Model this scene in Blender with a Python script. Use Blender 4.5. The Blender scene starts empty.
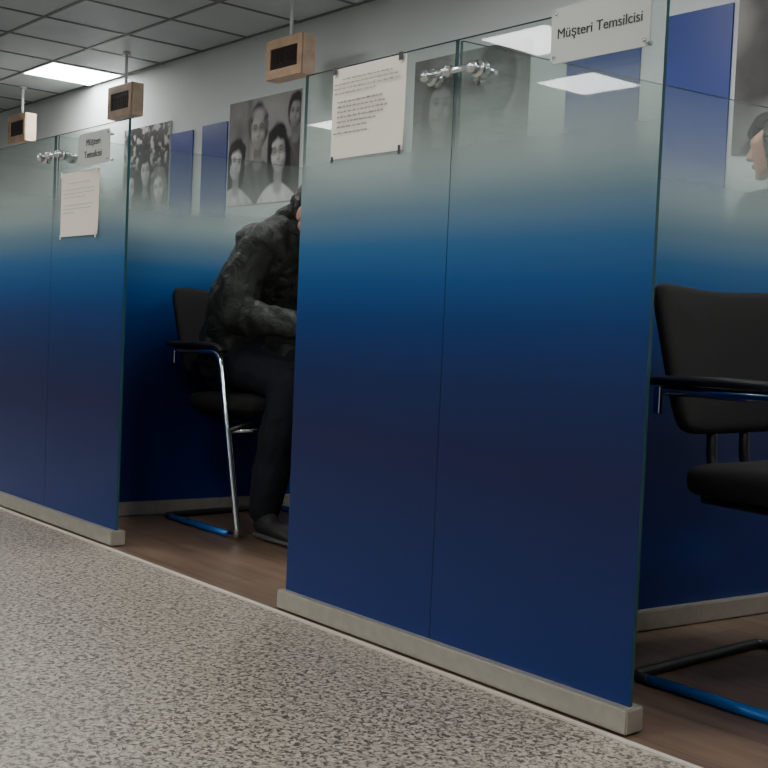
import bpy, bmesh, math, random
import numpy as np
from mathutils import Vector, Matrix
random.seed(4)
D=bpy.data; C=bpy.context
COL=C.scene.collection

# ------------------------------------------------------------ materials
def mat(name,color,rough=.5,metal=0.0,bump=None,spec=.5,emit=None,var=None):
    m=D.materials.new(name); m.use_nodes=True
    nt=m.node_tree; b=nt.nodes['Principled BSDF']
    b.inputs['Base Color'].default_value=(*color,1)
    b.inputs['Roughness'].default_value=rough
    b.inputs['Metallic'].default_value=metal
    b.inputs['Specular IOR Level'].default_value=spec
    if emit:
        b.inputs['Emission Color'].default_value=(*emit[0],1)
        b.inputs['Emission Strength'].default_value=emit[1]
    geo=nt.nodes.new('ShaderNodeNewGeometry')
    if var:
        n=nt.nodes.new('ShaderNodeTexNoise'); n.inputs['Scale'].default_value=var[0]; n.inputs['Detail'].default_value=4
        nt.links.new(geo.outputs['Position'],n.inputs['Vector'])
        r=nt.nodes.new('ShaderNodeValToRGB')
        k=var[1]
        r.color_ramp.elements[0].position=.35; r.color_ramp.elements[1].position=.65
        r.color_ramp.elements[0].color=(*[c*(1-k) for c in color],1)
        r.color_ramp.elements[1].color=(*[min(1,c*(1+k)) for c in color],1)
        nt.links.new(n.outputs['Fac'],r.inputs['Fac']); nt.links.new(r.outputs['Color'],b.inputs['Base Color'])
    if bump:
        n=nt.nodes.new('ShaderNodeTexNoise'); n.inputs['Scale'].default_value=bump[0]; n.inputs['Detail'].default_value=5
        n.inputs['Distortion'].default_value=bump[2] if len(bump)>2 else 0
        nt.links.new(geo.outputs['Position'],n.inputs['Vector'])
        bp=nt.nodes.new('ShaderNodeBump'); bp.inputs['Strength'].default_value=bump[1]; bp.inputs['Distance'].default_value=.02
        nt.links.new(n.outputs['Fac'],bp.inputs['Height']); nt.links.new(bp.outputs['Normal'],b.inputs['Normal'])
    return m

M_wall=mat('wall_paint',(.60,.65,.64),.7,var=(1.2,.04))
M_ceil=mat('ceiling_tile_metal',(.66,.71,.71),.5,var=(1.6,.08))
M_tbar=mat('ceiling_tbar',(.20,.22,.22),.5)
M_light=mat('luminaire_diffuser',(.9,.9,.9),.5,emit=((.99,.99,.98),32))
M_alu=mat('brushed_rail',(.42,.40,.345),.38,.55,var=(30,.06))
M_chrome=mat('chrome',(.75,.78,.8),.12,1)
M_bluerefl=mat('blue_reflection_tube',(.01,.13,.45),.25,.35)  # chrome runner with the blue glass reflection painted into its colour
M_bk_plastic=mat('black_plastic',(.012,.012,.013),.4)
M_bk_fabric=mat('black_fabric',(.012,.0115,.0115),.85,bump=(350,.25),spec=.25)
M_jacket=mat('jacket_padded_nylon',(.012,.015,.012),.6,bump=(14,1.0,1.0),spec=.35)
M_hood=mat('hood_knit',(.035,.04,.038),.85,bump=(60,.8),var=(80,.6))
M_pants=mat('dark_trousers',(.009,.011,.016),.85,bump=(11,.6,.8),spec=.25)
M_shoe=mat('shoe_leather',(.02,.02,.021),.6)
M_sole=mat('shoe_sole',(.07,.07,.07),.7)
M_skin=mat('skin',(.48,.26,.18),.5,var=(25,.06))
M_lip=mat('lips',(.40,.10,.09),.45)
M_hair=mat('dark_hair',(.010,.008,.007),.5,bump=(90,.6))
M_eyew=mat('eye_white',(.7,.7,.7),.2)
M_iris=mat('iris',(.03,.018,.01),.15)
M_blouse=mat('dark_blazer',(.02,.02,.03),.7)
M_paper=mat('paper',(.78,.72,.64),.8)
M_ink=mat('ink',(.16,.16,.17),.8)
M_inkd=mat('ink_dark',(.03,.03,.035),.7)
M_tape=mat('tape_dark',(.02,.02,.03),.5)
M_plate=mat('sign_plate',(.50,.52,.48),.3)
M_wood=mat('sign_box_wood',(.46,.31,.20),.5,var=(14,.12))
M_wood_lit=mat('sign_box_wood_side_lit',(.70,.52,.37),.5,var=(14,.1))  # same wood, lighter: light on the case sides put into the colour
M_led=mat('led_window',(.014,.007,.006),.25)
M_ledr=mat('led_segments',(.022,.008,.007),.4)
M_desk=mat('desk_laminate',(.32,.22,.14),.4,var=(9,.12))
M_bag=mat('bag_leather',(.010,.010,.011),.5,bump=(40,.3))
M_blue=mat('poster_blue',(.004,.030,.22),.4)
M_white=mat('white_trim',(.7,.72,.72),.5)
M_edge=mat('glass_edge',(.02,.07,.08),.15)

def glass_mat():
    m=D.materials.new('gradient_frosted_glass'); m.use_nodes=True
    nt=m.node_tree; N=nt.nodes; L=nt.links
    N.remove(N['Principled BSDF']); out=N['Material Output']
    geo=N.new('ShaderNodeNewGeometry'); sep=N.new('ShaderNodeSeparateXYZ'); L.new(geo.outputs['Position'],sep.inputs[0])
    mp=N.new('ShaderNodeMapRange'); mp.inputs['From Min'].default_value=0; mp.inputs['From Max'].default_value=1.5
    L.new(sep.outputs['Z'],mp.inputs['Value'])
    cr=N.new('ShaderNodeValToRGB'); e=cr.color_ramp.elements
    stops=[(0.0,(.004,.023,.14)),(.15,(.004,.018,.105)),(.34,(.008,.012,.066)),(.46,(.005,.018,.092)),
           (.55,(.002,.030,.145)),(.62,(.002,.062,.22)),(.68,(.024,.11,.255)),(.74,(.12,.21,.28)),(.80,(.31,.39,.39)),(.87,(.46,.52,.49)),(1.0,(.56,.61,.58))]
    e[0].position=stops[0][0]; e[0].color=(*stops[0][1],1)
    e[1].position=stops[-1][0]; e[1].color=(*stops[-1][1],1)
    for p,c in stops[1:-1]:
        x=e.new(p); x.color=(*c,1)
    L.new(mp.outputs[0],cr.inputs[0])
    ar=N.new('ShaderNodeValToRGB'); e=ar.color_ramp.elements
    e[0].position=.66; e[0].color=(1,1,1,1); e[1].position=.99; e[1].color=(.03,.03,.03,1)
    for p,v in [(.72,.95),(.78,.74),(.83,.42),(.88,.17),(.94,.07)]:
        x=e.new(p); x.color=(v,v,v,1)
    L.new(mp.outputs[0],ar.inputs[0])
    base=N.new('ShaderNodeBsdfPrincipled'); base.inputs['Roughness'].default_value=.32
    base.inputs['Specular IOR Level'].default_value=.3
    L.new(cr.outputs[0],base.inputs['Base Color'])
    tr=N.new('ShaderNodeBsdfTransparent'); tr.inputs[0].default_value=(.92,.955,.945,1)
    gl=N.new('ShaderNodeBsdfGlossy'); gl.inputs['Roughness'].default_value=.015
    lw=N.new('ShaderNodeLayerWeight'); lw.inputs['Blend'].default_value=.5
    pw=N.new('ShaderNodeMath'); pw.operation='POWER'; pw.inputs[1].default_value=5; L.new(lw.outputs['Facing'],pw.inputs[0])
    ma=N.new('ShaderNodeMath'); ma.operation='MULTIPLY_ADD'; ma.inputs[1].default_value=.95; ma.inputs[2].default_value=.03
    L.new(pw.outputs[0],ma.inputs[0])
    m1=N.new('ShaderNodeMixShader'); L.new(ma.outputs[0],m1.inputs[0]); L.new(tr.outputs[0],m1.inputs[1]); L.new(gl.outputs[0],m1.inputs[2])
    m2=N.new('ShaderNodeMixShader'); L.new(ar.outputs[0],m2.inputs[0]); L.new(m1.outputs[0],m2.inputs[1]); L.new(base.outputs[0],m2.inputs[2])
    L.new(m2.outputs[0],out.inputs['Surface'])
    return m
M_glass=glass_mat()

def terrazzo():
    m=mat('terrazzo',(.4,.38,.34),.40); nt=m.node_tree; N=nt.nodes; L=nt.links; b=N['Principled BSDF']
    geo=N.new('ShaderNodeNewGeometry')
    n1=N.new('ShaderNodeTexNoise'); n1.inputs['Scale'].default_value=86; n1.inputs['Detail'].default_value=5; n1.inputs['Roughness'].default_value=.62; n1.inputs['Distortion'].default_value=.8
    L.new(geo.outputs['Position'],n1.inputs['Vector'])
    r1=N.new('ShaderNodeValToRGB'); e=r1.color_ramp.elements
    e[0].position=.42; e[0].color=(.080,.070,.060,1); e[1].position=.505; e[1].color=(.375,.33,.265,1)
    x=e.new(.60); x.color=(.50,.45,.375,1)
    L.new(n1.outputs['Fac'],r1.inputs[0])
    v=N.new('ShaderNodeTexVoronoi'); v.inputs['Scale'].default_value=150; L.new(geo.outputs['Position'],v.inputs['Vector'])
    mx=N.new('ShaderNodeMix'); mx.data_type='RGBA'; mx.blend_type='MULTIPLY'; mx.inputs[0].default_value=.35
    L.new(r1.outputs[0],mx.inputs[6])
    bw=N.new('ShaderNodeRGBToBW'); L.new(v.outputs['Color'],bw.inputs[0]); L.new(bw.outputs[0],mx.inputs[7])
    L.new(mx.outputs[2],b.inputs['Base Color'])
    return m
def woodfloor():
    m=mat('wood_laminate_floor',(.1,.07,.05),.38); nt=m.node_tree; N=nt.nodes; L=nt.links; b=N['Principled BSDF']
    geo=N.new('ShaderNodeNewGeometry'); mpn=N.new('ShaderNodeMapping'); mpn.inputs['Scale'].default_value=(1.2,9,1)
    L.new(geo.outputs['Position'],mpn.inputs['Vector'])
    n=N.new('ShaderNodeTexNoise'); n.inputs['Scale'].default_value=3; n.inputs['Detail'].default_value=8; L.new(mpn.outputs[0],n.inputs['Vector'])
    r=N.new('ShaderNodeValToRGB'); e=r.color_ramp.elements
    e[0].position=.3; e[0].color=(.105,.066,.044,1); e[1].position=.7; e[1].color=(.20,.133,.092,1); L.new(n.outputs['Fac'],r.inputs[0])
    br=N.new('ShaderNodeTexBrick'); br.inputs['Scale'].default_value=1; br.inputs['Brick Width'].default_value=1.2; br.inputs['Row Height'].default_value=.19
    br.inputs['Mortar Size'].default_value=.002; br.inputs['Color1'].default_value=(1,1,1,1); br.inputs['Color2'].default_value=(.82,.82,.82,1); br.inputs['Mortar'].default_value=(.35,.35,.35,1)
    L.new(geo.outputs['Position'],br.inputs['Vector'])
    mx=N.new('ShaderNodeMix'); mx.data_type='RGBA'; mx.blend_type='MULTIPLY'; mx.inputs[0].default_value=1
    L.new(r.outputs[0],mx.inputs[6]); L.new(br.outputs['Color'],mx.inputs[7]); L.new(mx.outputs[2],b.inputs['Base Color'])
    return m
M_terr=terrazzo(); M_wf=woodfloor()

# ------------------------------------------------------------ geometry helpers
def empty(name,loc=(0,0,0)):
    o=D.objects.new(name,None); o.location=loc; COL.objects.link(o); return o
def link(o,parent=None):
    COL.objects.link(o)
    if parent:
        o.parent=parent; o.matrix_parent_inverse=Matrix.Translation(parent.location).inverted()
    return o
def newobj(name,bm,mats,parent=None,smooth=False):
    me=D.meshes.new(name); bm.normal_update(); bm.to_mesh(me); bm.free()
    for m in (mats if isinstance(mats,list) else [mats]): me.materials.append(m)
    if smooth:
        for p in me.polygons: p.use_smooth=True
    return link(D.objects.new(name,me),parent)
def add_box(bm,lo,hi,mi=0):
    vs=[bm.verts.new((x,y,z)) for x in (lo[0],hi[0]) for y in (lo[1],hi[1]) for z in (lo[2],hi[2])]
    for f in [(0,1,3,2),(4,6,7,5),(0,4,5,1),(2,3,7,6),(0,2,6,4),(1,5,7,3)]:
        fc=bm.faces.new([vs[i] for i in f]); fc.material_index=mi
    return vs
def box(name,lo,hi,m,parent=None,bev=0):
    bm=bmesh.new(); add_box(bm,lo,hi); bmesh.ops.recalc_face_normals(bm,faces=bm.faces)
    if bev: bmesh.ops.bevel(bm,geom=list(bm.edges),offset=bev,segments=2,affect='EDGES')
    return newobj(name,bm,m,parent)
def cyl(name,p0,p1,r,m,parent=None,seg=24,bev=0):
    p0=Vector(p0);p1=Vector(p1); d=p1-p0
    bm=bmesh.new(); bmesh.ops.create_cone(bm,cap_ends=True,segments=seg,radius1=r,radius2=r,depth=d.length)
    if bev:
        es=[e for e in bm.edges if abs(e.verts[0].co.z-e.verts[1].co.z)<1e-6]
        bmesh.ops.bevel(bm,geom=es,offset=bev,segments=2,affect='EDGES')
    q=d.to_track_quat('Z','Y').to_matrix().to_4x4()
    bm.transform(Matrix.Translation((p0+p1)/2)@q)
    return newobj(name,bm,m,parent,True)
def fillet(pts,r,n=8):
    P=[Vector(p) for p in pts]; out=[P[0]]
    for i in range(1,len(P)-1):
        a=(P[i-1]-P[i]); b=(P[i+1]-P[i]); rr=min(r,a.length*.48,b.length*.48)
        A=P[i]+a.normalized()*rr; B=P[i]+b.normalized()*rr
        for k in range(n+1):
            t=k/n; out.append(A*(1-t)**2+P[i]*2*t*(1-t)+B*t*t)
    out.append(P[-1]); return out
def tube(name,pts,r,m,parent=None,rad=.05,fl=True,flat=1.0):
    P=fillet(pts,rad) if fl else [Vector(p) for p in pts]
    bm=bmesh.new(); rings=[]; n=12
    prev=None
    for i,p in enumerate(P):
        t=((P[min(i+1,len(P)-1)]-P[max(i-1,0)])).normalized()
        if prev is None:
            a=t.orthogonal().normalized()
        else:
            a=(prev-t*prev.dot(t)).normalized()
        prev=a; b=t.cross(a)
        ring=[]
        for k in range(n):
            o=(a*math.cos(2*math.pi*k/n)+b*math.sin(2*math.pi*k/n))*r
            o.z*=flat; ring.append(bm.verts.new(p+o))
        rings.append(ring)
    for i in range(len(rings)-1):
        for k in range(n):
            bm.faces.new([rings[i][k],rings[i][(k+1)%n],rings[i+1][(k+1)%n],rings[i+1][k]])
    bm.faces.new(rings[0][::-1]); bm.faces.new(rings[-1])
    bmesh.ops.recalc_face_normals(bm,faces=bm.faces)
    return newobj(name,bm,m,parent,True)

def blob(name,groups,m,parent=None,voxel=.012,smooth=4,xf=None,cut=None):
    """union of convex hulls of spheres -> one continuous smoothed surface"""
    bm=bmesh.new()
    ico=bmesh.new(); bmesh.ops.create_icosphere(ico,subdivisions=2,radius=1); pts=[v.co.copy() for v in ico.verts]; ico.free()
    for g in groups:
        t=bmesh.new()
        for s in g:
            c=Vector(s[:3]); r=s[3]; r=Vector((r,r,r)) if not isinstance(r,(tuple,list)) else Vector(r)
            for p in pts: t.verts.new(c+Vector((p.x*r.x,p.y*r.y,p.z*r.z)))
        res=bmesh.ops.convex_hull(t,input=list(t.verts))
        dead=[v for v in t.verts if not v.link_faces]
        bmesh.ops.delete(t,geom=dead,context='VERTS')
        bmesh.ops.recalc_face_normals(t,faces=t.faces)
        me=D.meshes.new('t'); t.to_mesh(me); t.free(); bm.from_mesh(me); D.meshes.remove(me)
    me=D.meshes.new('tmp'); bm.to_mesh(me); bm.free()
    o=D.objects.new('tmp',me); COL.objects.link(o)
    r=o.modifiers.new('r','REMESH'); r.mode='VOXEL'; r.voxel_size=voxel
    s=o.modifiers.new('s','SMOOTH'); s.iterations=smooth; s.factor=.5
    C.view_layer.update()
    ev=o.evaluated_get(C.evaluated_depsgraph_get())
    nm=D.meshes.new_from_object(ev); D.objects.remove(o)
    nm.name=name
    if xf: nm.transform(xf)
    nm.materials.clear(); nm.materials.append(m)
    for p in nm.polygons: p.use_smooth=True
    return link(D.objects.new(name,nm),parent)

# ------------------------------------------------------------ dimensions
CZ=2.78; WY=4.4; GY=1.90; GH=1.50
X0,X1=-15.0,3.4; Y0=-6.0
STEP=2.25; HW=.605; SKEW=.12

# ------------------------------------------------------------ room
box('floor',(X0,Y0,-.06),(X1,1.845,0),M_terr)
box('floor_booth',(X0,1.86,-.06),(X1,WY,0.0),M_wf)
box('trim_1',(X0,1.845,-.06),(X1,1.86,.004),mat('threshold_strip',(.62,.58,.50),.4,.2))
box('ceiling',(X0,Y0,CZ),(X1,WY,CZ+.08),M_ceil)
bm=bmesh.new()
gx=-8.6
x=gx-.6*10
while x<X1:
    if x>X0: add_box(bm,(x-.011,Y0,CZ-.006),(x+.011,WY,CZ))
    x+=.6
y=4.38
while y>Y0:
    add_box(bm,(X0,y-.011,CZ-.0065),(X1,y+.011,CZ)); y-=.6
newobj('ceiling_grid',bm,M_tbar,D.objects['ceiling'])
box('wall_back',(X0,WY,-.06),(X1,WY+.1,CZ+.08),M_wall)
box('wall_front',(X0,Y0-.1,-.06),(X1,Y0,CZ+.08),M_wall)
box('wall_left',(X0-.1,Y0-.1,-.06),(X0,WY+.1,CZ+.08),M_wall)
box('wall_right',(X1,Y0-.1,-.06),(X1+.1,WY+.1,CZ+.08),M_wall)
box('baseboard_back',(X0,WY-.015,0),(X1,WY,.08),M_alu)

# ceiling luminaires, real and added
def luminaire(cx,cy):
    e=empty('ceiling_light',(cx,cy,CZ))
    box('diffuser',(cx-.285,cy-.285,CZ-.012),(cx+.285,cy+.285,CZ-.0065),M_light,e)
    bm=bmesh.new()
    for lo,hi in [((-.30,-.30),(.30,-.285)),((-.30,.285),(.30,.30)),((-.30,-.285),(-.285,.285)),((.285,-.285),(.30,.285))]:
        add_box(bm,(cx+lo[0],cy+lo[1],CZ-.014),(cx+hi[0],cy+hi[1],CZ-.0065))
    newobj('frame',bm,M_white,e)
for (cx,cy) in [(-8.9,4.07),(-5.3,-1.92),(-5.9,-3.12),(-8.9,-3.12),(-8.9,.48),(-5.3,.48),(-2.3,.48),(-2.3,-2.52),(.7,-1.32),(.7,1.68),(-12.5,1.08),(-1.1,2.88),(-3.5,2.88),(-5.9,2.28),(-.5,-4.32),(-3.5,-4.92)]:  # booth units and extra hall ones added out of view to brighten the scene
    luminaire(cx,cy)

# ------------------------------------------------------------ glass partitions
def pane(name,lo,hi,parent):
    bm=bmesh.new(); add_box(bm,lo,hi); bmesh.ops.recalc_face_normals(bm,faces=bm.faces)
    dx=hi[0]-lo[0]; dy=hi[1]-lo[1]; ax=0 if dx<dy else 1
    bm.normal_update()
    for f in bm.faces: f.material_index=0 if abs(f.normal[ax])>.9 else 1
    return newobj(name,bm,[M_glass,M_edge],parent)
def skew(o):
    for v in o.data.vertices: v.co.x+=SKEW*(v.co.y-GY)
def partition(s):
    e=empty('glass_partition',(s,GY,0))
    a,b=s-HW,s+HW
    t=.005
    pane('pane_1',(a,GY-t,.045),(s-.001,GY+t,GH),e)
    pane('pane_2',(s+.001,GY-t,.045),(b,GY+t,GH),e)
    skew(pane('pane_side',(s-t,GY+.012,.045),(s+t,WY-.02,GH),e))
    box('base_rail',(a-.012,GY-.028,.004),(b+.012,GY+.028,.056),M_alu,e,.003)
    skew(box('base_rail_side',(s-.026,GY+.03,0.002),(s+.026,WY-.018,.058),M_alu,e,.003))
    z=1.42
    for sx in (-.08,.08):
        cyl('fitting_disc',(s+sx,GY-.012,z),(s+sx,GY-.005,z),.021,M_chrome,e,bev=.002)
        cyl('fitting_cap',(s+sx,GY-.038,z),(s+sx,GY-.012,z),.014,M_chrome,e,bev=.003)
        cyl('fitting_disc_rear',(s+sx,GY+.005,z),(s+sx,GY+.014,z),.021,M_chrome,e,bev=.002)
    cyl('fitting_bar',(s-.08,GY-.028,z),(s+.08,GY-.028,z),.0075,M_chrome,e)
    cyl('fitting_hub',(s-.012,GY-.028,z-.0),(s+.012,GY-.028,z),.014,M_chrome,e,bev=.002)
    tube('fitting_arm',[(s+.08,GY+.014,z),(s+.08,GY+.06,z),(s+.012,GY+.06,z)],.0075,M_chrome,e,.02)
    cyl('fitting_disc_side',(s+.010,GY+.06,z),(s+.020,GY+.06,z),.021,M_chrome,e,bev=.002)
    return e
PS=[-2.03+STEP*k for k in (1,0,-1,-2,-3,-4)]
for s in PS: partition(s)

# ------------------------------------------------------------ name plates & papers
def text(name,body,loc,size,m,parent,align='CENTER',rz=0):
    cu=D.curves.new(name,'FONT'); cu.body=body; cu.size=size; cu.align_x=align; cu.align_y='CENTER'; cu.extrude=.0004
    cu.materials.append(m); o=D.objects.new(name,cu)
    o.location=loc; o.rotation_euler=(math.radians(90),0,rz)
    link(o,parent); return o
def plate(xc,zc,lines,w=.262,h=.118):
    e=empty('name_plate_sign',(xc,GY,zc))
    y=GY-.026
    bm=bmesh.new(); add_box(bm,(xc-w/2,y,zc-h/2),(xc+w/2,y+.004,zc+h/2)); bmesh.ops.recalc_face_normals(bm,faces=bm.faces)
    es=[ed for ed in bm.edges if abs(ed.verts[0].co.y-ed.verts[1].co.y)>.003]
    bmesh.ops.bevel(bm,geom=es,offset=.008,segments=4,affect='EDGES')
    newobj('plate',bm,M_plate,e)
    for dx in (-1,1):
        for dz in (-1,1):
            cyl('screw',(xc+dx*(w/2-.012),y-.002,zc+dz*(h/2-.012)),(xc+dx*(w/2-.012),y,zc+dz*(h/2-.012)),.004,M_chrome,e,12)
            cyl('spacer',(xc+dx*(w/2-.012),y+.004,zc+dz*(h/2-.014)-.004),(xc+dx*(w/2-.012),GY-.0051,zc+dz*(h/2-.014)-.004),.005,M_chrome,e,12)
    for i,l in enumerate(lines):
        sz=.0305 if len(lines)==1 else .036
        zz=zc+.002 if len(lines)==1 else zc+.022-.044*i
        text('lettering_%d'%i,l,(xc,y-.0012,zz),sz,M_inkd,e)
plate(-1.578,1.448,['Müşteri Temsilcisi'])
plate(-3.90,1.415,['Müşteri','Temsilcisi'],w=.25)

def notice(xa,xb,zb,zt,rows,tilt=0.0,dark=True):
    xc=(xa+xb)/2; zc=(zb+zt)/2; w=xb-xa; h=zt-zb
    e=empty('paper_notice',(xc,GY,zc)); y=GY-.0075
    bm=bmesh.new(); n=8; g=[]
    for i in range(n+1):
        r=[]
        for j in range(n+1):
            u=i/n;v=j/n
            r.append(bm.verts.new((xa+w*u,y-.0015*math.sin(u*math.pi)*(1-v)-(.003*(1-v)**3*u),zb+h*v)))
        g.append(r)
    for i in range(n):
        for j in range(n): bm.faces.new([g[i][j],g[i+1][j],g[i+1][j+1],g[i][j+1]])
    sheet=newobj('sheet',bm,M_paper,e,True)
    bm=bmesh.new(); yy=y-.0055
    rnd=random.Random(int(xa*100))
    for (v,u0,u1,th) in rows:
        u=u0
        while u<u1-.01:
            L=min(rnd.uniform(.02,.075),u1-u)
            z=zb+h*v
            k=u
            while k<u+L-.004:
                hh=th*rnd.choice([.6,.6,.75,1.0])
                add_box(bm,(xa+w*k,yy,z),(xa+w*(k+.004),yy+.0004,z+hh)); k+=.0085
            u+=L+.012
    newobj('print_lines',bm,M_inkd if dark else M_ink,e)
    bm=bmesh.new()
    add_box(bm,(xb-.012,y-.008,zb-.012),(xb-.004,y-.0065,zb+.012))
    add_box(bm,(xa+.012,y-.008,zb-.010),(xa+.02,y-.0065,zb+.006))
    add_box(bm,(xa+.008,y-.008,zt-.016),(xa+.022,y-.0065,zt+.004))
    add_box(bm,(xb-.022,y-.008,zt-.016),(xb-.008,y-.0065,zt+.004))
    newobj('tape',bm,M_tape if dark else M_paper,e)
    e.rotation_euler=(0,tilt,0)
rowsA=[(.86,.16,.84,.0045),(.81,.05,.92,.0045),(.76,.05,.95,.0045),(.71,.05,.62,.0045),
       (.61,.10,.72,.006),(.555,.10,.76,.006),(.50,.10,.80,.006),(.445,.10,.74,.006),(.39,.10,.66,.006),(.335,.10,.52,.006),(.27,.05,.55,.0045)]
notice(-2.505,-2.205,1.255,1.495,rowsA,.0)
rowsB=[(.82,.2,.8,.003),(.72,.1,.9,.003),(.66,.1,.92,.003),(.60,.1,.7,.003),(.48,.1,.9,.003),(.42,.1,.85,.003),(.36,.1,.4,.003)]
notice(-4.20,-3.88,1.105,1.345,rowsB,0,False)

# ------------------------------------------------------------ hanging queue displays
def queue(xc,zc=2.41,yc=4.02):
    e=empty('hanging_queue_display',(xc,yc,zc))
    w,h,d=.37,.235,.10
    bm=bmesh.new()
    fr=.055
    add_box(bm,(xc-w/2,yc-d/2+.012,zc-h/2),(xc+w/2,yc+d/2,zc+h/2),1)
    for lo,hi in [((-w/2,-h/2),(w/2,-h/2+fr)),((-w/2,h/2-fr),(w/2,h/2)),((-w/2,-h/2+fr),(-w/2+.045,h/2-fr)),((w/2-.045,-h/2+fr),(w/2,h/2-fr))]:
        add_box(bm,(xc+lo[0],yc-d/2,zc+lo[1]),(xc+hi[0],yc-d/2+.0119,zc+hi[1]),0)
    newobj('wood_case',bm,[M_wood,M_wood_lit],e)
    box('display_window',(xc-w/2+.046,yc-d/2+.006,zc-h/2+fr+.001),(xc+w/2-.046,yc-d/2+.0115,zc+h/2-fr-.001),M_led,e)
    bm=bmesh.new()
    for i in range(4):
        x=xc-.105+i*.06
        for (a,b,c,dd) in [(0,-.03,.004,.03),(.03,-.03,.034,.03),(0,-.032,.034,-.028),(0,-.002,.034,.002),(0,.028,.034,.032)]:
            add_box(bm,(x+a,yc-d/2+.004,zc+b),(x+c,yc-d/2+.0058,zc+dd))
    newobj('segments',bm,M_ledr,e)
    cyl('hanger_rod',(xc,yc,zc+h/2),(xc,yc,CZ-.006),.011,M_white,e)
    cyl('ceiling_cup',(xc,yc,CZ-.03),(xc,yc,CZ-.0068),.03,M_white,e)
for xc in (-5.76,-7.86,-9.76): queue(xc)

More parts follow.
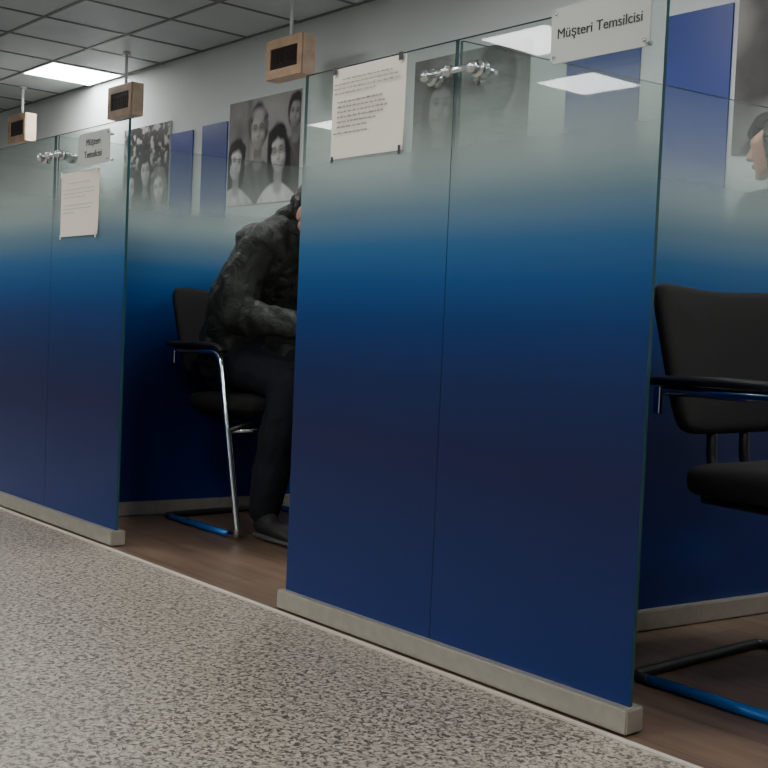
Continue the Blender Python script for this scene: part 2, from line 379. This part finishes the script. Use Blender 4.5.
# ------------------------------------------------------------ photographic posters on back wall (tones stored per vertex)
def photo_mat():
    m=mat('poster_photo_print',(.5,.5,.5),.55,spec=.25); nt=m.node_tree
    a=nt.nodes.new('ShaderNodeVertexColor'); a.layer_name='tone'
    nt.links.new(a.outputs[0],nt.nodes['Principled BSDF'].inputs['Base Color']); return m
M_photo=photo_mat()
K=WY/4.3
def zz(z): return .8+(z-.8)*K
class Canvas:
    def __init__(s,w,h,ppm=260,bg=.3,seed=1):
        s.nx=int(w*ppm); s.ny=int(h*ppm); s.w=w; s.h=h
        s.X,s.Z=np.meshgrid(np.linspace(0,w,s.nx),np.linspace(0,h,s.ny))
        s.a=np.full(s.X.shape,float(bg)); s.r=np.random.RandomState(seed)
    def noise(s,sc,octv=3):
        out=np.zeros_like(s.X)
        for o in range(octv):
            k=sc*(2**o); gx=int(s.w*k)+3; gz=int(s.h*k)+3
            g=s.r.rand(gz,gx); x=s.X*k; z=s.Z*k
            i=x.astype(int); j=z.astype(int); fx=x-i; fz=z-j
            fx=fx*fx*(3-2*fx); fz=fz*fz*(3-2*fz)
            out+=(g[j,i]*(1-fx)*(1-fz)+g[j,i+1]*fx*(1-fz)+g[j+1,i]*(1-fx)*fz+g[j+1,i+1]*fx*fz)/(2**o)
        return out/1.75
    def put(s,m,val): s.a=s.a*(1-m)+val*m
    def person(s,cx,cz,k,hair,skin,cloth,style='short',tilt=0.0,turn=0.0,glasses=False):
        """soft-shaded portrait; features laid out in head-local coordinates rotated by tilt"""
        n1=s.noise(26/k,3); n2=s.noise(7,4)
        c,q=math.cos(tilt),math.sin(tilt)
        dx=(s.X-cx)/k; dz=(s.Z-cz)/k
        hx=dx*c+dz*q; hz=-dx*q+dz*c
        wob=(n1-.5)*.018
        def M(x,z,rx,rz,soft,h=True,w=0):
            a,b=(hx,hz) if h else (dx,dz)
            d=np.sqrt(((a-x+w*wob)/rx)**2+((b-z+w*wob)/rz)**2); return np.clip((1-d)/soft+.5,0,1)
        if style=='long':
            s.put(M(0,-.045,.088,.165,.22,True,1),hair*(.3+2.0*n1))
        s.put(M(0,.018,.077,.100,.16,True,1),hair*(.4+1.6*n1))
        d=np.abs(dx+.01*np.sin(dz*30)); top=-.132-1.9*np.clip(d-.02,0,.5)**1.6
        wmax=.165+.02*np.clip(-dz-.2,0,1)
        m=np.clip((top-dz)/.012+.5,0,1)*np.clip((wmax-d)/.015+.5,0,1)
        fold=.55+.9*n2+.10*np.sin((dx*1.2+dz*.5)*70+6*n2)
        s.put(m,np.clip(cloth*fold*(1.15-1.9*np.clip(dx+.03,-.02,.25)),.004,.8))
        s.put(np.clip(1-np.abs(d-.125+.1*(dz+.3))/.006,0,1)*m*.5,cloth*.3)
        s.put(M(0,-.10,.032,.058,.3,False),skin*.42)
        s.put(M(0,-.150,.036,.030,.5,False)*.8,skin*.6)
        fm=M(0,-.008,.058,.083,.10)
        u=hx/.058; v=(hz+.008)/.083
        nz=np.sqrt(np.clip(1-u*u*.9-v*v*.55,0,1)); Lt=np.clip(.22+.66*nz-.30*(u-turn)+.14*v,0.05,1.1)
        s.put(fm,skin*Lt*(.92+.16*n1))
        f=turn*.018
        for sx in (-1,1):
            s.put(M(f+sx*.024,.010,.017,.011,1.2)*.62,skin*.22)
            s.put(M(f+sx*.024,.005,.008,.0035,1.0)*.75,.03)
            s.put(M(f+sx*.025,.024,.016,.004,1.0)*.55,hair+.04)
            s.put(M(f+sx*.031,-.026,.017,.014,1.6)*.38,min(.85,skin*1.2))
            s.put(M(f+sx*.030,-.046,.006,.016,1.4)*.30,skin*.3)
            if glasses:
                r=np.sqrt(((hx-f-sx*.024)/.019)**2+((hz-.006)/.014)**2); s.put(np.clip(1-np.abs(r-1)/.18,0,1)*.8,.03)
        s.put(M(f+.009,-.012,.006,.024,1.5)*.40,skin*.35)
        s.put(M(f,-.031,.012,.005,1.2)*.55,skin*.28)
        s.put(M(f,-.052,.020,.0065,1.0)*.62,skin*.25)
        s.put(M(f,-.0515,.015,.0026,1.2)*.70,min(.8,skin*1.15))
        s.put(M(f,-.067,.013,.004,1.5)*.35,skin*.35)
        if style=='short':
            s.put(M(0,.083,.058,.026,.5,True,1.5),hair*(.4+1.8*n1))
            for sx in (-1,1): s.put(M(sx*.063,.035,.010,.035,.6,True,1),hair*(.5+1.4*n1))
        elif style=='long':
            for sx in (-1,1):
                s.put(M(sx*.034,.078,.040,.026,.6,True,1.5),hair*(.4+2.2*n1))
                s.put(M(sx*.067,-.02,.016,.105,.6,True,1.5),hair*(.3+2.4*n1))
        elif style=='bald':
            s.put(M(0,.070,.050,.024,1.0),skin*.85)
            for sx in (-1,1): s.put(M(sx*.062,.02,.009,.028,.8),hair*2+.05)
    def blur(s,n=2):
        for _ in range(n):
            p=np.pad(s.a,1,mode='edge')
            s.a=(p[:-2,1:-1]+p[2:,1:-1]+p[1:-1,:-2]+p[1:-1,2:]+2*p[1:-1,1:-1])/6
def poster(xa,xb,za,zt,bg,persons,seed=1,deco=None):
    xa*=K; xb*=K; za=zz(za); zt=zz(zt); w=xb-xa; h=zt-za
    c=Canvas(w,h,bg=bg,seed=seed); n=c.noise(4,4)
    c.a=bg*(.35+1.3*n)
    if deco: deco(c)
    for (u,v,k,*rest) in persons: c.person(u*w,v*h,k*h/.7,*rest)
    c.blur(2)
    c.a=np.clip(c.a**1.12*(.95+.10*c.r.rand(*c.a.shape)),0.003,.9)
    y=WY-.0125; ny,nx=c.a.shape
    verts=np.stack([c.X.ravel()+xa,np.full(c.X.size,y),c.Z.ravel()+za],1)
    idx=np.arange(nx*ny).reshape(ny,nx)
    f=np.stack([idx[:-1,:-1].ravel(),idx[:-1,1:].ravel(),idx[1:,1:].ravel(),idx[1:,:-1].ravel()],1)
    me=D.meshes.new('photo_print'); me.from_pydata(verts.tolist(),[],f.tolist())
    at=me.color_attributes.new('tone','FLOAT_COLOR','POINT')
    col=np.ones((nx*ny,4),dtype=np.float32); t=c.a.ravel(); col[:,0]=t; col[:,1]=t*.97; col[:,2]=t*.92
    at.data.foreach_set('color',col.ravel()); me.materials.append(M_photo)
    e=empty('wall_poster_photo',((xa+xb)/2,WY,(za+zt)/2))
    link(D.objects.new('photo_print',me),e)
    box('board',(xa,WY-.012,za),(xb,WY-.001,zt),M_white,e)
def leaves(c):
    n=c.noise(22,3); m=np.clip((n-.52)*9,0,1)*np.clip((c.Z-c.h*.50)/(.08),0,1)
    c.put(m,.04+.45*n)
def room_bg(c):
    n=c.noise(3,3)
    c.put(np.clip((n-.45)*4,0,1)*.7,.42); 
    c.put(np.clip(1-np.abs(c.X-c.w*.30)/.05,0,1)*.5,.10)
S_='short'; L_='long'
poster(-8.38,-7.66,1.60,2.29,.022,[(.50,.50,1.2,.01,.40,.05,S_,.1,.2),(.16,.34,1.3,.03,.42,.30,S_,-.15,.3),(.80,.30,1.4,.12,.66,.66,L_,.18,-.3)],3,leaves)
poster(-6.84,-6.0,1.61,2.31,.24,[(.93,.80,1.1,.03,.40,.10,S_,-.1,-.3),(.43,.70,1.5,.05,.48,.12,'bald',.02,0,True),(.12,.42,1.3,.010,.64,.66,L_,-.18,.4),(.72,.46,1.5,.010,.68,.58,L_,.14,-.3,True)],5,room_bg)
poster(-4.92,-4.04,1.61,2.31,.10,[(.25,.62,1.6,.012,.26,.04,L_,-.1,.2),(.74,.72,1.8,.012,.16,.02,S_,.1,-.3)],7,room_bg)
poster(-2.85,-2.02,1.61,2.34,.12,[(.50,.70,2.2,.012,.34,.05,L_,.15,-.3)],9,room_bg)
def blue(xa,xb,za,zt):
    bm=bmesh.new(); add_box(bm,(xa*K,WY-.011,zz(za)),(xb*K,WY-.001,zz(zt)),0); newobj('wall_banner_panel',bm,M_blue)
blue(-7.64,-7.33,.9,2.19); blue(-7.20,-6.87,.9,2.20)
blue(-3.80,-3.36,.9,2.20); blue(-3.22,-2.88,.9,2.26)
blue(-5.78,-5.45,.9,1.6)

# ------------------------------------------------------------ chairs
def pad(name,w,h,t,curve,xf,m,parent,p=5.0,taper=0.0,sag=0.0):
    bm=bmesh.new(); n=12
    bmesh.ops.create_grid(bm,x_segments=n,y_segments=n,size=.5)
    top=bm.faces[:]
    r=bmesh.ops.extrude_face_region(bm,geom=top)
    vs=[v for v in r['geom'] if isinstance(v,bmesh.types.BMVert)]
    bmesh.ops.translate(bm,verts=vs,vec=(0,0,1))
    bmesh.ops.recalc_face_normals(bm,faces=bm.faces)
    for v in bm.verts:
        x,y,z=v.co
        X,Y=2*x,2*y
        mx=max(abs(X),abs(Y))
        if mx>1e-6:
            nrm=(abs(X)**p+abs(Y)**p)**(1/p); X,Y=X*mx/nrm,Y*mx/nrm
        edge=max(abs(2*x),abs(2*y))
        th=t*(1-.35*edge**4)
        yy=Y*h/2-sag*(1-X*X)*max(Y,0)
        v.co=Vector((X*w/2*(1+taper*Y),yy,(z-.5)*th+curve*((2*x)**2)))
    bm.transform(xf)
    o=newobj(name,bm,m,parent,True)
    s=o.modifiers.new('sub','SUBSURF'); s.levels=1; s.render_levels=2
    return o
def chair(xr,yc,hw=.27):
    e=empty('cantilever_visitor_chair',(xr,yc,0))
    P=lambda x,y,z:(xr+x,yc+y,z)
    r=.0125
    for s in (-1,1):
        tube('frame_tube',[P(.05,s*hw,.692),P(.375,s*hw,.692),P(.545,s*hw,.0135),P(.47,s*hw,.0135)],r,M_chrome,e,.055)
        tube('runner_tube',[P(.475,s*hw,.0138),P(.05,s*hw,.0138)],r+.0006,M_bluerefl,e)
    tube('rear_tube',[P(.06,-hw,.0135),P(0,-hw,.0135),P(0,hw,.0135),P(.06,hw,.0135)],r,M_bk_plastic,e,.045)
    for s in (-1,1):
        tube('armrest_pad',[P(-.01,s*hw,.712),P(.20,s*hw,.718),P(.35,s*hw,.715),P(.395,s*hw,.697)],.018,M_bk_plastic,e,.03,flat=.65)
        box('back_bracket',P(.022,s*hw-.006,.635),P(.040,s*hw+.006,.70),M_chrome,e,.002)
        tube('seat_rail',[P(.10,s*(hw-.10),.44),P(.46,s*(hw-.10),.43),P(.452,s*(hw),.40)],.010,M_bk_plastic,e,.03)
        tube('back_upright',[P(.045,s*(hw-.20),.66),P(.05,s*(hw-.20),.50),P(.12,s*(hw-.20),.45)],.013,M_bk_plastic,e,.06)
    tube('cross_bar',[P(.448,-hw,.40),P(.448,hw,.40)],.010,M_chrome,e)
    R=Matrix(((0,0,1,0),(1,0,0,0),(0,1,0,0),(0,0,0,1)))
    tilt=Matrix.Rotation(math.radians(-12),4,'Y')
    pad('backrest',.54,.37,.05,.03,Matrix.Translation(P(.015,0,.765))@tilt@R,M_bk_fabric,e,p=9,taper=.06,sag=.012)
    S=Matrix(((0,1,0,0),(1,0,0,0),(0,0,1,0),(0,0,0,1)))
    pad('seat',.52,.50,.095,.006,Matrix.Translation(P(.315,0,.490))@Matrix.Rotation(math.radians(-2),4,'Y')@S,M_bk_fabric,e,p=6)
    return e
chair(-4.115,2.61)
chair(-1.655,2.475)

# ------------------------------------------------------------ desks
def desk(xa,xb,ya,yb):
    e=empty('desk',((xa+xb)/2,(ya+yb)/2,0))
    box('top',(xa,ya,.712),(xb,yb,.74),M_desk,e,.003)
    box('side_panel',(xa+.18,ya+.03,0),(xb-.05,ya+.055,.712),M_desk,e)
    box('side_panel_rear',(xa+.18,yb-.055,0),(xb-.05,yb-.03,.712),M_desk,e)
    box('modesty_panel',(xa+.26,ya+.055,.15),(xa+.28,yb-.055,.712),M_desk,e)
desk(-3.36,-2.72,2.42,3.75)
desk(-5.60,-4.95,2.42,3.75)
desk(-.95,-.35,2.42,3.75)

# ------------------------------------------------------------ people
def head(e,pos,yaw,pitch,longhair=False,cap=False,scale=1.0):
    xf=Matrix.Translation(pos)@Matrix.Rotation(yaw,4,'Z')@Matrix.Rotation(pitch,4,'Y')@Matrix.Scale(scale,4)
    g=[[(-.012,0,.035,(.095,.074,.084))],
       [(.04,.028,.02,.045),(.04,-.028,.02,.045),(.058,0,-.088,.022),(.05,.018,-.080,.022),(.05,-.018,-.080,.022),(.0,.045,-.05,.025),(.0,-.045,-.05,.025)],
       [(.086,0,.018,.008),(.103,0,-.02,.012),(.088,.011,-.026,.008),(.088,-.011,-.026,.008)],
       [(.076,.03,.034,.012),(.082,0,.034,.011),(.076,-.03,.034,.012)],
       [(-.005,.078,-.004,(.019,.008,.032))],[(-.005,-.078,-.004,(.019,.008,.032))],
       [(.062,.034,-.018,.02)],[(.062,-.034,-.018,.02)],
       [(.078,0,-.055,(.012,.024,.009))],[(.070,0,-.092,(.014,.018,.014))]]
    blob('head',g,M_skin,e,.0048,3,xf)
    blob('lips',[[(.088,0,-.050,(.005,.019,.004))],[(.086,0,-.058,(.006,.017,.005))]],M_lip,e,.003,2,xf)
    for s in (-1,1):
        blob('eye',[[(.074,s*.030,.012,(.011,.013,.009))]],M_eyew,e,.003,1,xf)
        blob('iris',[[(.0835,s*.030,.012,.0045)]],M_iris,e,.002,1,xf)
        blob('eyebrow',[[(.089,s*.018,.034,.003),(.084,s*.042,.036,.003)]],M_hair,e,.0025,1,xf)
    hg=[[(-.03,0,.055,(.092,.081,.082)),(-.04,0,.02,(.078,.080,.07))],[(.03,0,.088,(.05,.06,.032))]]
    if longhair: hg+=[[(-.04,.05,.02,.045),(-.04,-.05,.02,.045),(-.05,.045,-.17,.04),(-.05,-.045,-.17,.04)],[(.01,.072,.04,.018),(-.01,.07,-.12,.022)],[(.01,-.072,.04,.018),(-.01,-.07,-.12,.022)]]
    else: hg+=[[(-.05,0,-.02,(.05,.065,.05))]]
    if cap: hg+=[[(.075,.03,.062,.022),(.075,-.03,.062,.022),(.02,0,.105,(.06,.06,.035)),(-.05,0,.10,(.05,.06,.04))]]
    blob('hair',hg,M_hair,e,.006,3,xf)
def hand(e,pos,yaw,pitch,side,curl=.35):
    xf=Matrix.Translation(pos)@Matrix.Rotation(yaw,4,'Z')@Matrix.Rotation(pitch,4,'Y')
    g=[[(-.03,0,0,(.02,.026,.019)),(.0,0,0,(.02,.028,.017)),(.078,.03,0,.012),(.078,-.03,0,.012),(.03,.034*side,0,.013)]]
    for i,(y,L) in enumerate([(.031,.070),(.0105,.078),(-.0105,.073),(-.031,.057)]):
        y*=side; a=0; p=Vector((.08,y,.0)); r=.0092
        for k,f in enumerate((.45,.32,.25)):
            a+=curl*(.6+.5*k); q=p+Vector((math.cos(a)*L*f,y*.06,-math.sin(a)*L*f))
            g.append([(*p,r),(*q,r-.0009)]); p=q; r-=.0009
    p=Vector((.012,.028*side,-.004)); q=Vector((.045,.056*side,-.012)); t=Vector((.078,.066*side,-.016))
    g+=[[(*p,.014),(*q,.011)],[(*q,.011),(*t,.009)]]
    blob('hand',g,M_skin,e,.0038,2,xf)
def shoe(e,x,y,d,ank=.0):
    g=[[(x,y,.055,(.042,.036,.04)),(x+d*.13,y,.045,(.05,.042,.032)),(x+d*.20,y,.036,(.045,.040,.022))],[(x,y,.085,(.045,.042,.03)),(x+d*.05,y,.07,.035)]]
    blob('shoe',g,M_shoe,e,.008,3)
    blob('shoe_sole',[[(x-d*.0,y,.014,(.046,.038,.013)),(x+d*.13,y,.014,(.055,.044,.013)),(x+d*.205,y,.014,(.045,.038,.013))]],M_sole,e,.006,1)

# seated customer facing +X, leaning on the desk
e=empty('seated_man',(-3.9,2.61,.46)); yc=2.61
tor=[[(-3.90,yc-.10,.70,.15),(-3.90,yc+.10,.70,.15),(-3.86,yc-.11,.86,.14),(-3.86,yc+.11,.86,.14)],
     [(-3.86,yc-.11,.86,.14),(-3.86,yc+.11,.86,.14),(-3.735,yc-.12,1.03,.12),(-3.735,yc+.12,1.03,.12)],
     [(-3.735,yc-.12,1.03,.12),(-3.735,yc+.12,1.03,.12),(-3.665,yc-.16,1.12,.083),(-3.665,yc+.16,1.12,.083),(-3.68,yc,1.15,.09)],
     [(-3.66,yc,1.14,.09),(-3.60,yc,1.16,.075)],
     # near arm
     [(-3.655,yc-.18,1.11,.085),(-3.66,yc-.24,.95,.076)],[(-3.66,yc-.24,.95,.076),(-3.645,yc-.25,.83,.072)],
     [(-3.645,yc-.25,.83,.072),(-3.50,yc-.22,.812,.062)],[(-3.50,yc-.22,.812,.062),(-3.37,yc-.15,.805,.053)],
     [(-3.375,yc-.15,.805,.058),(-3.355,yc-.145,.804,.056)],
     [(-3.655,yc+.18,1.11,.085),(-3.64,yc+.25,.95,.076)],[(-3.64,yc+.25,.95,.076),(-3.60,yc+.27,.84,.070)],
     [(-3.60,yc+.27,.84,.070),(-3.35,yc+.15,.805,.052)],
     # hem band
     [(-3.91,yc-.11,.655,(.16,.15,.03)),(-3.91,yc+.11,.655,(.16,.15,.03)),(-3.87,yc-.11,.655,(.16,.15,.03)),(-3.87,yc+.11,.655,(.16,.15,.03))]]
jk=blob('jacket',tor,M_jacket,e,.011,5)
tx=D.textures.new('folds','CLOUDS'); tx.noise_scale=.085; tx.noise_depth=2
dm=jk.modifiers.new('folds','DISPLACE'); dm.texture=tx; dm.strength=.04; dm.mid_level=.5; dm.texture_coords='GLOBAL'
# hood bunched over the nape, reaching up the back of the head
blob('hood',[[(-3.76,yc-.07,1.15,.045),(-3.76,yc+.07,1.15,.045),(-3.68,yc-.10,1.18,.038),(-3.68,yc+.10,1.18,.038)],
             [(-3.68,yc-.10,1.18,.038),(-3.62,yc-.095,1.18,.03)],[(-3.68,yc+.10,1.18,.038),(-3.62,yc+.095,1.18,.03)],
             [(-3.74,yc,1.205,.035),(-3.67,yc-.06,1.225,.03),(-3.67,yc+.06,1.225,.03),(-3.61,yc,1.26,.04)],
             [(-3.61,yc,1.26,.045),(-3.58,yc-.04,1.275,.04),(-3.58,yc+.04,1.275,.04),(-3.54,yc,1.305,.035)],
             ],M_hood,e,.009,3)
legs=[[(-3.93,yc-.09,.62,.125),(-3.93,yc+.09,.62,.125),(-3.92,yc-.12,.655,.12),(-3.92,yc+.12,.655,.12)],
      [(-3.92,yc-.11,.635,.115),(-3.66,yc-.14,.63,.095)],[(-3.66,yc-.14,.63,.095),(-3.47,yc-.13,.59,.078)],
      [(-3.47,yc-.13,.59,.078),(-3.535,yc-.15,.30,.074)],[(-3.535,yc-.15,.30,.074),(-3.565,yc-.16,.115,.064)],
      [(-3.92,yc+.11,.635,.115),(-3.66,yc+.14,.63,.095)],[(-3.66,yc+.14,.63,.095),(-3.47,yc+.13,.59,.078)],
      [(-3.47,yc+.13,.59,.078),(-3.50,yc+.13,.30,.072)],[(-3.50,yc+.13,.30,.072),(-3.51,yc+.13,.115,.062)]]
lg=blob('trousers',legs,M_pants,e,.011,5)
dm=lg.modifiers.new('folds','DISPLACE'); dm.texture=tx; dm.strength=.02; dm.mid_level=.5; dm.texture_coords='GLOBAL'
shoe(e,-3.565,yc-.165,1); shoe(e,-3.51,yc+.13,1)
head(e,(-3.505,yc-.01,1.225),0,math.radians(30))
blob('neck',[[(-3.53,yc,1.19,.05),(-3.66,yc,1.14,.06)]],M_skin,e,.008,2)
hand(e,(-3.325,yc-.14,.772),.3,.05,1); hand(e,(-3.32,yc+.135,.772),-.3,.05,-1)

# standing clerk facing -X behind the side partition
e=empty('standing_clerk',(-2.33,3.78,0)); cx,yc=-2.325,3.80
bd=[[(cx,yc-.09,.92,.095),(cx,yc+.09,.92,.095),(cx,yc-.08,1.05,.085),(cx,yc+.08,1.05,.085)],
    [(cx,yc-.08,1.05,.085),(cx,yc+.08,1.05,.085),(cx-.01,yc-.10,1.22,.09),(cx-.01,yc+.10,1.22,.09)],
    [(cx-.01,yc-.10,1.22,.09),(cx-.01,yc+.10,1.22,.09),(cx,yc-.15,1.30,.055),(cx,yc+.15,1.30,.055),(cx,yc,1.33,.06)]]
for s in (-1,1):
    bd+=[[(cx,yc+s*.165,1.29,.055),(cx,yc+s*.205,1.03,.042)],[(cx,yc+s*.205,1.03,.042),(cx-.10,yc+s*.19,.82,.032)]]
blob('blazer',bd,M_blouse,e,.01,4)
lg=[[(cx,yc-.08,.90,.10),(cx,yc+.08,.90,.10),(cx,yc-.08,.84,.10),(cx,yc+.08,.84,.10)]]
for s in (-1,1):
    lg+=[[(cx,yc+s*.085,.84,.095),(cx-.01,yc+s*.085,.48,.06)],[(cx-.01,yc+s*.085,.48,.06),(cx+.01,yc+s*.085,.10,.045)]]
    shoe(e,cx+.02,yc+s*.085,-1)
    hand(e,(cx-.118,yc+s*.188,.79),math.pi,math.radians(65),s)
blob('trousers',lg,M_pants,e,.01,4)
head(e,(cx-.01,yc,1.525),math.pi+.25,math.radians(6),True,True)
blob('neck',[[(cx+.012,yc,1.46,.045),(cx+.015,yc,1.34,.05)]],M_skin,e,.008,2)

# handbag on the right chair
e=empty('handbag',(-1.26,2.44,.54))
pm=Matrix.Translation((-1.235,2.44,.655))@Matrix(((0,1,0,0),(0,0,1,0),(1,0,0,0),(0,0,0,1)))
pad('body',.225,.26,.15,0,pm,M_bag,e)
tube('strap',[(-1.33,2.44,.735),(-1.32,2.44,.87),(-1.15,2.44,.87),(-1.14,2.44,.735)],.008,M_bag,e,.06)

# ------------------------------------------------------------ world, camera
w=D.worlds.new('world'); C.scene.world=w; w.use_nodes=True
w.node_tree.nodes['Background'].inputs[0].default_value=(.5,.5,.5,1); w.node_tree.nodes['Background'].inputs[1].default_value=.2

f=1150.0; th=math.radians(2.64); rho=.043; al=math.radians(40.2)
F=Vector((-math.cos(al),math.sin(al),0)); R=Vector((math.sin(al),math.cos(al),0)); Z=Vector((0,0,1))
d=F*math.cos(th)-Z*math.sin(th); u0=F*math.sin(th)+Z*math.cos(th)
right=R*math.cos(rho)+u0*math.sin(rho); up=-R*math.sin(rho)+u0*math.cos(rho)
m=Matrix.Identity(4)
for i in range(3):
    m[i][0]=right[i]; m[i][1]=up[i]; m[i][2]=-d[i]
m[2][3]=.8
cam=D.cameras.new('camera'); cam.sensor_width=36; cam.lens=f/768*36; cam.clip_start=.05
co=D.objects.new('camera',cam); COL.objects.link(co); co.matrix_world=m
C.scene.camera=co
